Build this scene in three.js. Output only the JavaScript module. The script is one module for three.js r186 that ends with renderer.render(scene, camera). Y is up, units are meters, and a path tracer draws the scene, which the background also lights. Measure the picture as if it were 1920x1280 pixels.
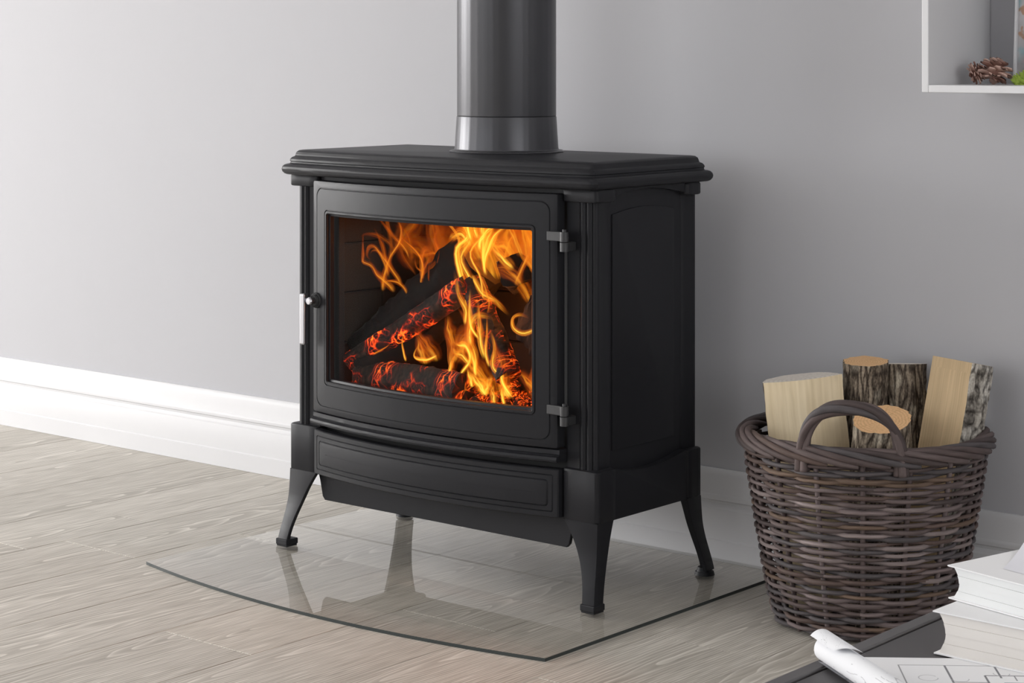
import * as THREE from 'three';
import { RoundedBoxGeometry } from 'three/addons/geometries/RoundedBoxGeometry.js';
import { mergeGeometries, mergeVertices, toCreasedNormals } from 'three/addons/utils/BufferGeometryUtils.js';
import { ImprovedNoise } from 'three/addons/math/ImprovedNoise.js';
import { RectAreaLightUniformsLib } from 'three/addons/lights/RectAreaLightUniformsLib.js';

// ------------------------------------------------------------------ camera, light, exposure
RectAreaLightUniformsLib.init();
const scene = new THREE.Scene();
const renderer = new THREE.WebGLRenderer({ antialias: true });
renderer.toneMapping = THREE.LinearToneMapping;
renderer.toneMappingExposure = 0.82;
renderer.shadowMap.enabled = true;
renderer.shadowMap.type = THREE.PCFSoftShadowMap;
const YAW = THREE.MathUtils.degToRad(39.983);
const camera = new THREE.PerspectiveCamera(2 * THREE.MathUtils.radToDeg(Math.atan(640 / 3873.75)), 1.5, 0.05, 60);
camera.position.set(2.5252, 0.9559, 3.2501);
camera.rotation.set(0, YAW, 0);
camera.setViewOffset(1920, 1280, 0, 540.3, 1920, 1280);   // a shifted lens: verticals stay vertical
scene.add(camera);
scene.background = new THREE.Color(1.1, 1.16, 1.25);
const ROOM = { x0: -7.0, x1: 4.4, z0: 0, z1: 6.2, h: 2.6 };
const DAY = [   // daylight standing just outside each window: [x, y, z, width, height, turn, intensity]
  [ROOM.x0 - 0.32, 1.4, 3.15, 4.5, 2.0, -Math.PI / 2, 26],
  [-1.4, 1.4, ROOM.z1 + 0.32, 5.0, 2.0, 0, 2.0],
  [ROOM.x1 + 0.32, 1.45, 2.4, 2.9, 1.6, Math.PI / 2, 4.0],
];
for (const [x, y, z, w, h, turn, power] of DAY) {
  const l = new THREE.RectAreaLight(new THREE.Color(1.0, 0.985, 0.97), power, w, h);
  l.name = 'window_daylight';
  l.position.set(x, y, z); l.rotation.y = turn;   // a RectAreaLight shines along its own -z
  scene.add(l);
}

// ------------------------------------------------------------------ helpers
let seed = 7;
const rnd = () => { seed = (seed + 0x6d2b79f5) | 0; let t = Math.imul(seed ^ (seed >>> 15), 1 | seed); t = (t + Math.imul(t ^ (t >>> 7), 61 | t)) ^ t; return ((t ^ (t >>> 14)) >>> 0) / 4294967296; };
const rr = (a, b) => a + (b - a) * rnd();
const perlin = new ImprovedNoise();
const N3 = (x, y, z) => perlin.noise(x, y, z);
const fbm = (x, y, z, o = 4) => { let s = 0, a = 0.5; for (let i = 0; i < o; i++) { s += a * N3(x, y, z); x *= 2.03; y *= 2.03; z *= 2.03; a *= 0.5; } return s; };
const V = (x, y, z) => new THREE.Vector3(x, y, z);
const clamp = THREE.MathUtils.clamp, lerp = THREE.MathUtils.lerp, sstep = THREE.MathUtils.smoothstep;

const taken = new Map();
function numbered(n) { const k = taken.get(n) ?? 0; taken.set(n, k + 1); return k ? n + '_' + String(k).padStart(3, '0') : n; }
function obj(name, geo, mat, parent = scene) {
  if (!geo.attributes.normal) geo.computeVertexNormals();
  const m = new THREE.Mesh(geo, mat);
  m.name = parent === scene ? numbered(name) : name;
  m.castShadow = m.receiveShadow = true;
  parent.add(m);
  return m;
}
function thing(name, label, category, [x, y, z] = [0, 0, 0], turn = 0, group) {
  const o = new THREE.Group();
  o.name = numbered(name); o.position.set(x, y, z); o.rotation.y = turn;
  o.userData = { label, category };
  if (group) o.userData.group = group;
  scene.add(o);
  return o;
}
function tag(o, label, category, group) { o.userData.label = label; o.userData.category = category; if (group) o.userData.group = group; return o; }
function structure(o, label, category) { o.userData.kind = 'structure'; o.userData.label = label; o.userData.category = category; return o; }
function sgroup(name) { const g = new THREE.Group(); g.name = numbered(name); scene.add(g); return g; }

const crease = (g, a = 0.6) => toCreasedNormals(g, a);
function box(w, h, d, x = 0, y = 0, z = 0, r = 0.002, seg = 2) {
  r = Math.min(r, w / 2.01, h / 2.01, d / 2.01);
  const g = r > 0 ? new RoundedBoxGeometry(w, h, d, seg, r) : new THREE.BoxGeometry(w, h, d);
  g.translate(x, y, z);
  return g;
}
const span = (x0, x1, y0, y1, z0, z1, r = 0.002) => box(x1 - x0, y1 - y0, z1 - z0, (x0 + x1) / 2, (y0 + y1) / 2, (z0 + z1) / 2, r);
const cyl = (r0, r1, h, x, y, z, seg = 32) => { const g = new THREE.CylinderGeometry(r0, r1, h, seg); g.translate(x, y, z); return g; };
const plain = (g) => { const o = g.index ? g.toNonIndexed() : g.clone(); for (const k of Object.keys(o.attributes)) if (!['position', 'normal', 'uv'].includes(k)) o.deleteAttribute(k); if (!o.attributes.normal) o.computeVertexNormals(); if (!o.attributes.uv) o.setAttribute('uv', new THREE.BufferAttribute(new Float32Array(o.attributes.position.count * 2), 2)); return o; };
const merge = (...gs) => mergeGeometries(gs.flat().map(plain));
function warp(g, f) { const p = g.attributes.position, v = V(0, 0, 0); for (let i = 0; i < p.count; i++) { v.fromBufferAttribute(p, i); f(v, i); p.setXYZ(i, v.x, v.y, v.z); } p.needsUpdate = true; return g; }
function boxUV(g, s = 1) {   // uv in metres, by the way each vertex faces
  const p = g.attributes.position, n = g.attributes.normal, uv = new Float32Array(p.count * 2);
  for (let i = 0; i < p.count; i++) {
    const ax = Math.abs(n.getX(i)), ay = Math.abs(n.getY(i)), az = Math.abs(n.getZ(i));
    const [a, b] = ax >= ay && ax >= az ? [p.getZ(i), p.getY(i)] : ay >= az ? [p.getX(i), p.getZ(i)] : [p.getX(i), p.getY(i)];
    uv[2 * i] = a * s; uv[2 * i + 1] = b * s;
  }
  g.setAttribute('uv', new THREE.BufferAttribute(uv, 2));
  return g;
}
// a grid surface from rows of points; closed joins the last column to the first
function grid(rows, closed = false, uvf) {
  const m = rows.length, n = rows[0].length, pos = [], uv = [], ix = [], cols = closed ? n + 1 : n;
  for (let i = 0; i < m; i++) for (let j = 0; j < cols; j++) { const p = rows[i][j % n]; pos.push(p.x, p.y, p.z); const t = uvf ? uvf(i, j, p) : [j / (cols - 1), i / (m - 1)]; uv.push(t[0], t[1]); }
  for (let i = 0; i < m - 1; i++) for (let j = 0; j < cols - 1; j++) { const a = i * cols + j, b = a + 1, c = a + cols, d = c + 1; ix.push(a, b, d, a, d, c); }
  const g = new THREE.BufferGeometry();
  g.setAttribute('position', new THREE.Float32BufferAttribute(pos, 3));
  g.setAttribute('uv', new THREE.Float32BufferAttribute(uv, 2));
  g.setIndex(ix);
  return g;
}
function volume(g) { const p = g.attributes.position, q = g.index; let s = 0; const a = V(0, 0, 0), b = V(0, 0, 0), c = V(0, 0, 0); for (let i = 0; i < q.count; i += 3) { a.fromBufferAttribute(p, q.getX(i)); b.fromBufferAttribute(p, q.getX(i + 1)); c.fromBufferAttribute(p, q.getX(i + 2)); s += a.dot(b.cross(c)); } return s; }
function outward(g) { if (volume(g) < 0) { const q = g.index.array; for (let i = 0; i < q.length; i += 3) { const t = q[i + 1]; q[i + 1] = q[i + 2]; q[i + 2] = t; } } return g; }
// outline of a rounded rectangle with a fixed number of points, in (a, b)
function rrect(a0, a1, b0, b1, r, na = 28, nb = 6, nc = 6) {
  const o = []; r = Math.min(r, (a1 - a0) / 2, (b1 - b0) / 2);
  const side = (x0, y0, x1, y1, n) => { for (let i = 0; i < n; i++) o.push([lerp(x0, x1, i / n), lerp(y0, y1, i / n)]); };
  const corner = (cx, cy, t0) => { for (let i = 0; i < nc; i++) { const t = t0 + (i / nc) * Math.PI / 2; o.push([cx + r * Math.cos(t), cy + r * Math.sin(t)]); } };
  side(a0 + r, b0, a1 - r, b0, na); corner(a1 - r, b0 + r, -Math.PI / 2);
  side(a1, b0 + r, a1, b1 - r, nb); corner(a1 - r, b1 - r, 0);
  side(a1 - r, b1, a0 + r, b1, na); corner(a0 + r, b1 - r, Math.PI / 2);
  side(a0, b1 - r, a0, b0 + r, nb); corner(a0 + r, b0 + r, Math.PI);
  return o;
}
function tube(points, radius, radial = 7, seg, closed = false, ends = true) {
  const c = new THREE.CatmullRomCurve3(points, closed, 'centripetal'), n = seg ?? points.length * 3;
  const fr = c.computeFrenetFrames(n, closed), rows = [];
  for (let i = 0; i <= n; i++) {
    const t = i / n, p = c.getPointAt(t), r = typeof radius === 'function' ? radius(t) : radius, row = [];
    for (let j = 0; j < radial; j++) { const a = (j / radial) * 2 * Math.PI; row.push(p.clone().addScaledVector(fr.normals[i], r * Math.cos(a)).addScaledVector(fr.binormals[i], r * Math.sin(a))); }
    rows.push(row);
  }
  if (ends && !closed) { const a = c.getPointAt(0), b = c.getPointAt(1); rows.unshift(rows[0].map(() => a.clone())); rows.push(rows[0].map(() => b.clone())); }
  const len = c.getLength(), g = outward(grid(rows, true, (i, j) => [j / radial, (i / n) * len]));
  g.computeVertexNormals();
  return g;
}

// ------------------------------------------------------------------ textures
function dataTex(w, h, f, srgb = true, wrap = true) {
  const d = new Uint8Array(w * h * 4);
  for (let y = 0; y < h; y++) for (let x = 0; x < w; x++) { const c = f(x / w, y / h, x, y), i = (y * w + x) * 4; d[i] = clamp(c[0], 0, 255); d[i + 1] = clamp(c[1], 0, 255); d[i + 2] = clamp(c[2], 0, 255); d[i + 3] = c[3] === undefined ? 255 : clamp(c[3], 0, 255); }
  const t = new THREE.DataTexture(d, w, h);
  t.magFilter = THREE.LinearFilter; t.minFilter = THREE.LinearMipmapLinearFilter; t.generateMipmaps = true;
  if (srgb) t.colorSpace = THREE.SRGBColorSpace;
  if (wrap) t.wrapS = t.wrapT = THREE.RepeatWrapping;
  t.needsUpdate = true;
  return t;
}
// oak board: rings of a log cut lengthwise, so cathedral figures; u is 0.212 m across, v is 2 m along
const PW = 0.212;
function oakTextures(k) {
  const W = 448, H = 1536, cx = [0.45, 0.2, 0.62, 0.85, -0.25, 0.5][k], dp = [0.03, 0.045, 0.02, 0.06, 0.08, 0.035][k], sl = [0.018, -0.02, 0.026, 0.012, 0.008, -0.03][k];
  const val = new Float32Array(W * H), RN = 48, fib = new Float32Array(RN * W), wide = new Float32Array(RN * W);
  for (let i = 0; i < RN; i++) { const raw = Array.from({ length: W }, () => rnd() - 0.5); for (let x = 0; x < W; x++) { let a = 0, b = 0; for (let q = -5; q <= 5; q++) { const v = raw[(x + q + W) % W]; b += v; if (Math.abs(q) < 2) a += v; } fib[i * W + x] = a / 1.7; wide[i * W + x] = b / 3.3; } }
  for (let y = 0; y < H; y++) for (let x = 0; x < W; x++) {
    const a = (x / W - cx) * PW, l = (y / H) * 2, o = k * 9.7 + 0.37;
    const wob = 0.024 * N3(a * 6 + o, l * 1.3 + 0.2, o) + 0.010 * N3(a * 15 + 0.4, l * 4 + o, 3.3) + 0.0028 * N3(a * 63 + 0.3, l * 15 + 0.1, o + 5);
    const b = dp + sl * Math.sin(l * 1.7 + k) * 1.6 + wob, r = Math.hypot(a, b);
    const ring = r * 165 + 0.9 * N3(a * 19 + 0.2, l * 0.8, o + 2), ph = ring - Math.floor(ring);
    const late = Math.pow(ph, 2.6) * (1 - sstep(ph, 0.94, 1)), fy = (y / H) * RN, f0 = Math.floor(fy), f1 = (f0 + 1) % RN, ft = sstep(fy - f0, 0, 1);
    const fibre = lerp(fib[f0 * W + x], fib[f1 * W + x], ft), broad = lerp(wide[f0 * W + x], wide[f1 * W + x], ft);
    val[y * W + x] = 0.85 * late - 0.2 + 0.34 * fibre + 0.22 * broad + 0.3 * fbm(a * 7 + 0.3, l * 1.1, o + 4, 3);
  }
  const tone = [[176, 170, 160], [174, 168, 158], [179, 173, 163], [172, 166, 156], [177, 171, 162], [176, 169, 158]][k];
  const map = dataTex(W, H, (u, v, x, y) => { const s = val[y * W + x], q = s * 56 + 15; return [tone[0] + q, tone[1] + q * 1.01, tone[2] + q * 1.02]; });
  const bump = dataTex(W, H, (u, v, x, y) => { const q = 128 + val[y * W + x] * 90; return [q, q, q]; }, false);
  return { map, bump };
}
const woodFace = dataTex(256, 512, (u, v) => { const f = fbm(u * 34, v * 3, 2, 4), g = fbm(u * 5, v * 2, 8, 3), s = Math.pow(Math.max(0, N3(u * 11, v * 7, 4)), 4) * 60; return [238 + f * 20 + g * 20 - s, 219 + f * 22 + g * 22 - s, 184 + f * 26 + g * 24 - s]; });
const woodFaceDark = dataTex(256, 512, (u, v) => { const f = fbm(u * 44, v * 2.4, 12, 4), g = fbm(u * 4, v * 2, 18, 3); return [208 + f * 24 + g * 26, 182 + f * 24 + g * 24, 144 + f * 24 + g * 22]; });
const endGrain = (t, wh) => dataTex(256, 256, (u, v) => { const x = u - 0.46, y = v - 0.53, r = Math.hypot(x, y) + 0.02 * N3(u * 5, v * 5, t), a = Math.atan2(y, x), q = Math.sin(r * 120) * 7 + fbm(u * 30, v * 30, t, 3) * 26 + Math.pow(Math.max(0, N3(a * 5, r * 2, t)), 3) * -30; return [wh[0] + q, wh[1] + q, wh[2] + q]; });
const barkTex = dataTex(512, 512, (u, v) => {
  const w = 0.35 * N3(u * 6, v * 3, 1), rid = Math.abs(N3(u * 19 + w * 2, v * 5, 5)) * 1.7 + 0.6 * Math.abs(N3(u * 43 + w, v * 17, 9)), lich = sstep(fbm(u * 7, v * 5, 22, 4), 0.05, 0.3), f = fbm(u * 90, v * 55, 3, 3);
  const k = clamp(rid * 1.35, 0, 1);
  return [lerp(44, 156, k) + f * 60 + lich * 40, lerp(35, 142, k) + f * 58 + lich * 42, lerp(28, 124, k) + f * 52 + lich * 40];
});
const barkPale = dataTex(512, 512, (u, v) => {
  const w = 0.35 * N3(u * 6, v * 3, 31), rid = Math.abs(N3(u * 17 + w * 2, v * 6, 35)) * 1.7 + 0.6 * Math.abs(N3(u * 39 + w, v * 19, 39)), lich = sstep(fbm(u * 6, v * 6, 42, 4), 0.0, 0.25), f = fbm(u * 90, v * 60, 33, 3);
  const k = clamp(rid * 1.5, 0, 1);
  return [lerp(56, 176, k) + f * 60 + lich * 26, lerp(51, 170, k) + f * 60 + lich * 27, lerp(46, 160, k) + f * 56 + lich * 28];
});
const wickerTex = dataTex(64, 256, (u, v) => { const f = fbm(u * 6, v * 26, 3, 4), g = fbm(u * 3, v * 5, 7, 2), q = f * 70 + g * 60; return [205 + q, 203 + q, 202 + q]; });
const paintBump = dataTex(256, 256, (u, v) => { const q = 128 + fbm(u * 40, v * 40, 1, 3) * 120; return [q, q, q]; }, false);
const castBump = dataTex(256, 256, (u, v) => { const q = 128 + fbm(u * 50, v * 50, 2, 3) * 150; return [q, q, q]; }, false);
const charTex = dataTex(256, 256, (u, v) => { const k = Math.abs(N3(u * 9, v * 14, 2)) * 2, f = fbm(u * 40, v * 40, 5, 3); return [22 + k * 26 + f * 26, 15 + k * 17 + f * 20, 11 + k * 11 + f * 14]; });
const emberTex = dataTex(256, 256, (u, v) => {   // light given off by the cracks of glowing wood
  const w = 0.5 * N3(u * 5, v * 5, 3), a = Math.abs(N3(u * 9 + w, v * 13 + w, 2)), b = Math.abs(N3(u * 20, v * 26 + w, 8)), hot = Math.pow(clamp(1 - a * 4.2, 0, 1), 1.5) + 0.5 * Math.pow(clamp(1 - b * 4, 0, 1), 2), z = sstep(fbm(u * 3, v * 3, 12, 3), -0.16, 0.25);
  const q = clamp(hot * z, 0, 1.2);
  return [255 * Math.pow(q, 0.7), 110 * Math.pow(q, 1.5), 26 * Math.pow(q, 2.4)];
});

// ------------------------------------------------------------------ materials
const std = (o) => new THREE.MeshStandardMaterial(o);
const phys = (o) => new THREE.MeshPhysicalMaterial(o);
const lin = (r, g, b) => new THREE.Color().setRGB(r, g, b);
const M = {
  wall: std({ color: 0xbcbcc0, roughness: 0.92, bumpMap: paintBump, bumpScale: 0.0003 }),
  white: std({ color: 0xd6d6d8, roughness: 0.45 }),
  ceiling: std({ color: 0xe4e4e4, roughness: 0.95 }),
  iron: phys({ color: lin(0.0185, 0.0187, 0.0215), roughness: 0.42, specularIntensity: 0.34, bumpMap: castBump, bumpScale: 0.00005 }),
  ironDark: std({ color: lin(0.012, 0.012, 0.013), roughness: 0.7 }),
  pipe: std({ color: lin(0.07, 0.07, 0.076), roughness: 0.36, metalness: 0.6 }),
  chrome: std({ color: 0xb9b9be, roughness: 0.3, metalness: 1 }),
  hinge: std({ color: lin(0.05, 0.05, 0.052), roughness: 0.42, metalness: 0.3 }),
  firebrick: std({ color: lin(0.032, 0.023, 0.017), roughness: 0.95 }),
  stoveGlass: phys({ color: 0xffffff, roughness: 0.02, transmission: 1, thickness: 0, ior: 1.45, specularIntensity: 0.05 }),
  hearth: phys({ color: 0xfbfbfa, roughness: 0.015, transmission: 1, thickness: 0, ior: 1.5 }),
  hearthEdge: std({ color: lin(0.035, 0.045, 0.045), roughness: 0.35 }),
  pane: phys({ color: 0xffffff, roughness: 0.0, transmission: 1, thickness: 0, ior: 1.45 }),
  table: std({ color: lin(0.062, 0.058, 0.06), roughness: 0.45 }),
  tableRim: std({ color: lin(0.085, 0.08, 0.082), roughness: 0.4 }),
  paper: std({ color: 0xeeeeef, roughness: 0.85 }),
  paperWarm: std({ color: 0xe4e0db, roughness: 0.85 }),
  page: std({ color: 0xe6e8e8, roughness: 0.9 }),
  bark: std({ map: barkTex, roughness: 0.95 }),
  barkPale: std({ map: barkPale, roughness: 0.95 }),
  face: std({ map: woodFace, roughness: 0.8 }),
  faceDark: std({ map: woodFaceDark, roughness: 0.8 }),
  endPale: std({ map: endGrain(3, [228, 220, 210]), roughness: 0.9 }),
  endOrange: std({ map: endGrain(8, [226, 182, 134]), roughness: 0.9 }),
  char: std({ color: 0x8a6652, map: charTex, roughness: 0.95, bumpMap: charTex, bumpScale: 0.004 }),
  glowing: std({ map: charTex, roughness: 0.95, emissive: 0xffffff, emissiveMap: emberTex, emissiveIntensity: 1.3 }),
  glowHot: std({ map: charTex, roughness: 0.95, emissive: 0xffffff, emissiveMap: emberTex, emissiveIntensity: 2.6 }),
  moss: std({ color: 0x9ab04a, roughness: 0.9 }),
  mossDark: std({ color: 0x4d6a34, roughness: 0.9 }),
  cone: std({ color: 0xc9a89b, roughness: 0.85 }),
  coneDark: std({ color: 0x8f6c60, roughness: 0.85 }),
};
M.iron.bumpMap.repeat.set(9, 9);

// ------------------------------------------------------------------ the room
{
  const T = 0.2, { x0, x1, z0, z1, h } = ROOM;
  const wb = structure(obj('wall_back', boxUV(span(x0 - T, x1 + T, -0.05, h + T, z0 - T, z0, 0)), M.wall), 'light grey painted wall behind the stove', 'wall');
  const WF = [-3.9, 1.1, 0.42, 2.38];
  const frontG = (() => {
    const s = new THREE.Shape([[x0 - T, -0.05], [x1 + T, -0.05], [x1 + T, h], [x0 - T, h]].map(([a, b]) => new THREE.Vector2(a, b)));
    s.holes.push(new THREE.Path([[WF[0], WF[2]], [WF[1], WF[2]], [WF[1], WF[3]], [WF[0], WF[3]]].map(([a, b]) => new THREE.Vector2(a, b))));
    const g = new THREE.ExtrudeGeometry(s, { depth: T, bevelEnabled: false }); g.translate(0, 0, z1);
    return boxUV(g);
  })();
  structure(obj('wall_front', frontG, M.wall), 'light grey painted wall opposite the stove', 'wall');
  structure(obj('ceiling', boxUV(span(x0 - T, x1 + T, h, h + T, z0 - T, z1 + T, 0)), M.ceiling), 'plain white ceiling', 'ceiling');
  const holed = (x, zA, zB, yA, yB) => {
    const s = new THREE.Shape([[z0, -0.05], [z1, -0.05], [z1, h], [z0, h]].map(([a, b]) => new THREE.Vector2(a, b)));
    s.holes.push(new THREE.Path([[zA, yA], [zB, yA], [zB, yB], [zA, yB]].map(([a, b]) => new THREE.Vector2(a, b))));
    const g = new THREE.ExtrudeGeometry(s, { depth: T, bevelEnabled: false });
    g.rotateY(-Math.PI / 2); g.translate(x, 0, 0);   // shape x -> z, depth -> -x
    return boxUV(g);
  };
  const WL = [0.95, 5.35, 0.42, 2.38], WR = [1.0, 3.8, 0.68, 2.22];
  structure(obj('wall_left', holed(x0, ...WL), M.wall), 'light grey side wall with a wide window', 'wall');
  structure(obj('wall_right', holed(x1 + T, ...WR), M.wall), 'light grey side wall with a three pane window', 'wall');
  const windowUnit = (name, x, [zA, zB, yA, yB], nz, ny, label) => {
    const w = structure(sgroup(name), label, 'window'), f = 0.05;
    obj('window_frame', merge(span(x - 0.03, x + 0.03, yA, yA + f, zA, zB), span(x - 0.03, x + 0.03, yB - f, yB, zA, zB), span(x - 0.03, x + 0.03, yA + f, yB - f, zA, zA + f), span(x - 0.03, x + 0.03, yA + f, yB - f, zB - f, zB)), M.white, w);
    for (let i = 1; i < nz; i++) obj('mullion', span(x - 0.02, x + 0.02, yA + f, yB - f, lerp(zA, zB, i / nz) - 0.02, lerp(zA, zB, i / nz) + 0.02), M.white, w);
    for (let i = 0; i < nz; i++) for (let j = 0; j < ny; j++) {
      const a = lerp(zA, zB, i / nz) + 0.03, b = lerp(zA, zB, (i + 1) / nz) - 0.03, c = lerp(yA, yB, j / ny) + 0.02, d = lerp(yA, yB, (j + 1) / ny) - 0.02;
      const g = new THREE.PlaneGeometry(b - a, d - c); g.rotateY(Math.PI / 2); g.translate(x, (c + d) / 2, (a + b) / 2);
      obj('pane', g, M.pane, w);
    }
    return w;
  };
  windowUnit('window_1', x0 - 0.1, WL, 4, 1, 'wide white framed window letting in daylight');
  windowUnit('window_2', x1 + 0.1, WR, 3, 1, 'white framed window opposite the widest one');
  const wf = windowUnit('window_3', 0, WF, 6, 1, 'white framed window in the wall opposite the stove');
  wf.rotation.y = Math.PI / 2; wf.scale.z = -1; wf.position.z = z1 + 0.1;

  // floor: boards run towards the back wall
  const fl = structure(sgroup('floor'), 'pale grey oak board floor', 'floor');
  obj('subfloor', span(x0 - T, x1 + T, -0.12, -0.016, z0 - T, z1 + T, 0), std({ color: 0x2b2622, roughness: 1 }), fl);
  const oak = [0, 1, 2, 3, 4, 5].map((k) => { const t = oakTextures(k); return std({ map: t.map, bumpMap: t.bump, bumpScale: 0.0004, roughness: 0.52 }); });
  const plankGeo = new Map();
  const plank = (w, len, v0) => {   // top at y = 0, a small bevel round the top edge
    const key = [w.toFixed(3), len.toFixed(3), v0].join();
    if (plankGeo.has(key)) return plankGeo.get(key);
    const b = 0.0011, A = [[0, 0], [w, 0], [w, len], [0, len]], ins = (p) => [clamp(p[0], b, w - b), clamp(p[1], b, len - b)];
    const rows = [A.map(([x, z]) => V(x, -0.016, z)), A.map(([x, z]) => V(x, -b, z)), A.map((p) => { const q = ins(p); return V(q[0], 0, q[1]); })];
    const uvp = (i, j, p) => [p.x / PW, v0 + p.z / 2];
    const g1 = outward(grid(rows, true, uvp));
    const t = rows[2], g2 = grid([[t[0], t[1]], [t[3], t[2]]], false, uvp);
    g2.index.array.reverse();
    const g = merge(crease(g1, 0.3), crease(g2, 0.3));
    plankGeo.set(key, g);
    return g;
  };
  const gap = 0.0008;
  let col = 0;
  for (let x = -0.115 - PW * 33; x < x1; x += PW, col++) {
    const a = Math.max(x, x0), b = Math.min(x + PW, x1);
    if (b - a < 0.02) continue;
    const near = Math.abs(x - (-0.115 - PW * 3)) < 0.01;   // the board whose end joint shows left of the hearth
    let z = near ? 0.709 - 1.9 : -[0.3, 1.1, 0.7, 1.45, 0.1, 0.9, 1.25][col % 7];
    for (; z < z1; z += 1.9) {
      const c = Math.max(z, 0), d = Math.min(z + 1.9, z1);
      if (d - c < 0.02) continue;
      const k = Math.floor(rnd() * 6), p = obj('plank', plank(b - a - gap, d - c - gap, Math.floor(rnd() * 4) / 4), oak[k], fl);
      p.position.set(a + gap / 2, 0, c + gap / 2);
    }
  }
  // skirting boards
  const prof = [[0, 0.0], [0.022, 0.0], [0.022, 0.0385], [0.0205, 0.0395], [0.0195, 0.041], [0.0195, 0.092], [0.0185, 0.097], [0.0145, 0.101], [0.0125, 0.106], [0.0135, 0.111], [0.0165, 0.1135], [0.0165, 0.118], [0.0155, 0.1215], [0.0135, 0.124], [0.0115, 0.158], [0.0095, 0.166], [0.006, 0.17], [0, 0.17]];
  const skirting = (name, len, place, label) => {
    const s = new THREE.Shape(prof.map(([a, b]) => new THREE.Vector2(a, b)));
    let g = new THREE.ExtrudeGeometry(s, { depth: len, bevelEnabled: false });
    g = crease(g, 0.5); g.rotateY(-Math.PI / 2);   // shape x -> z, length -> -x
    place(g);
    return structure(obj(name, g, M.white), label, 'baseboard');
  };
  skirting('baseboard_back', x1 - x0, (g) => g.translate(x1, 0.0005, 0), 'tall white moulded baseboard along the back wall');
  skirting('baseboard_left', z1 - z0 - 0.03, (g) => { g.rotateY(Math.PI / 2); g.translate(x0, 0.0005, z0 + 0.025 + (z1 - z0 - 0.03)); }, 'tall white moulded baseboard along the window wall').geometry.computeBoundingBox();
}

// ------------------------------------------------------------------ the glass hearth plate
const HT = 0.006;
{
  const h = thing('glass_hearth', 'clear glass floor plate with a bowed front edge under the stove', 'hearth plate');
  const out = [], zf = 0.7304, bow = 0.055, w = 0.48, zb = 0.0245;
  for (let i = 0; i <= 40; i++) { const x = lerp(-w, w, i / 40); out.push([x, zf + bow * (1 - (x / w) ** 2)]); }
  out.push([w, zb], [-w, zb]);
  const s = new THREE.Shape(out.map(([x, z]) => new THREE.Vector2(x, -z)));
  const g = new THREE.ShapeGeometry(s); g.rotateX(-Math.PI / 2); g.translate(0, HT, 0);
  obj('glass_pane', g, M.hearth, h);
  const strip = (pts) => crease(grid([0.0004, HT].map((y) => pts.map(([x, z]) => V(x, y, z)))), 0.5);
  const e = obj('polished_edge', strip(out.slice(0, 42)), M.hearthEdge, h);
  obj('clear_edge', strip([out[41], out[42], out[0]]), M.hearth, h);
  e.userData.label = 'dark green polished glass edge';
}

// ------------------------------------------------------------------ the stove
const BOW = 0.038, bowAt = (x, b = BOW, w = 0.3) => b * (1 - Math.min(1, (x / w) ** 2));
const stove = thing('wood_stove', 'black cast iron wood burning stove on four curved legs with a glazed door', 'stove', [0, HT, 0]);
// rings of rounded rectangles {x0,x1,y0,y1,r,z}, lofted one after another, bent to the bowed front
function frontLoft(rings, bow = BOW, w = 0.3) {
  const rows = rings.map((q) => rrect(q.x0, q.x1, q.y0, q.y1, q.r ?? 0.003, 40, 8, 6).map(([a, b]) => V(a, b, q.z + bowAt(a, bow, w))));
  return boxUV(crease(outward(grid(rows, true)), 0.45));
}
const ring = (hx, y0, y1, z, r, d = 0) => ({ x0: -hx + d, x1: hx - d, y0: y0 + d, y1: y1 - d, z, r });
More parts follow.
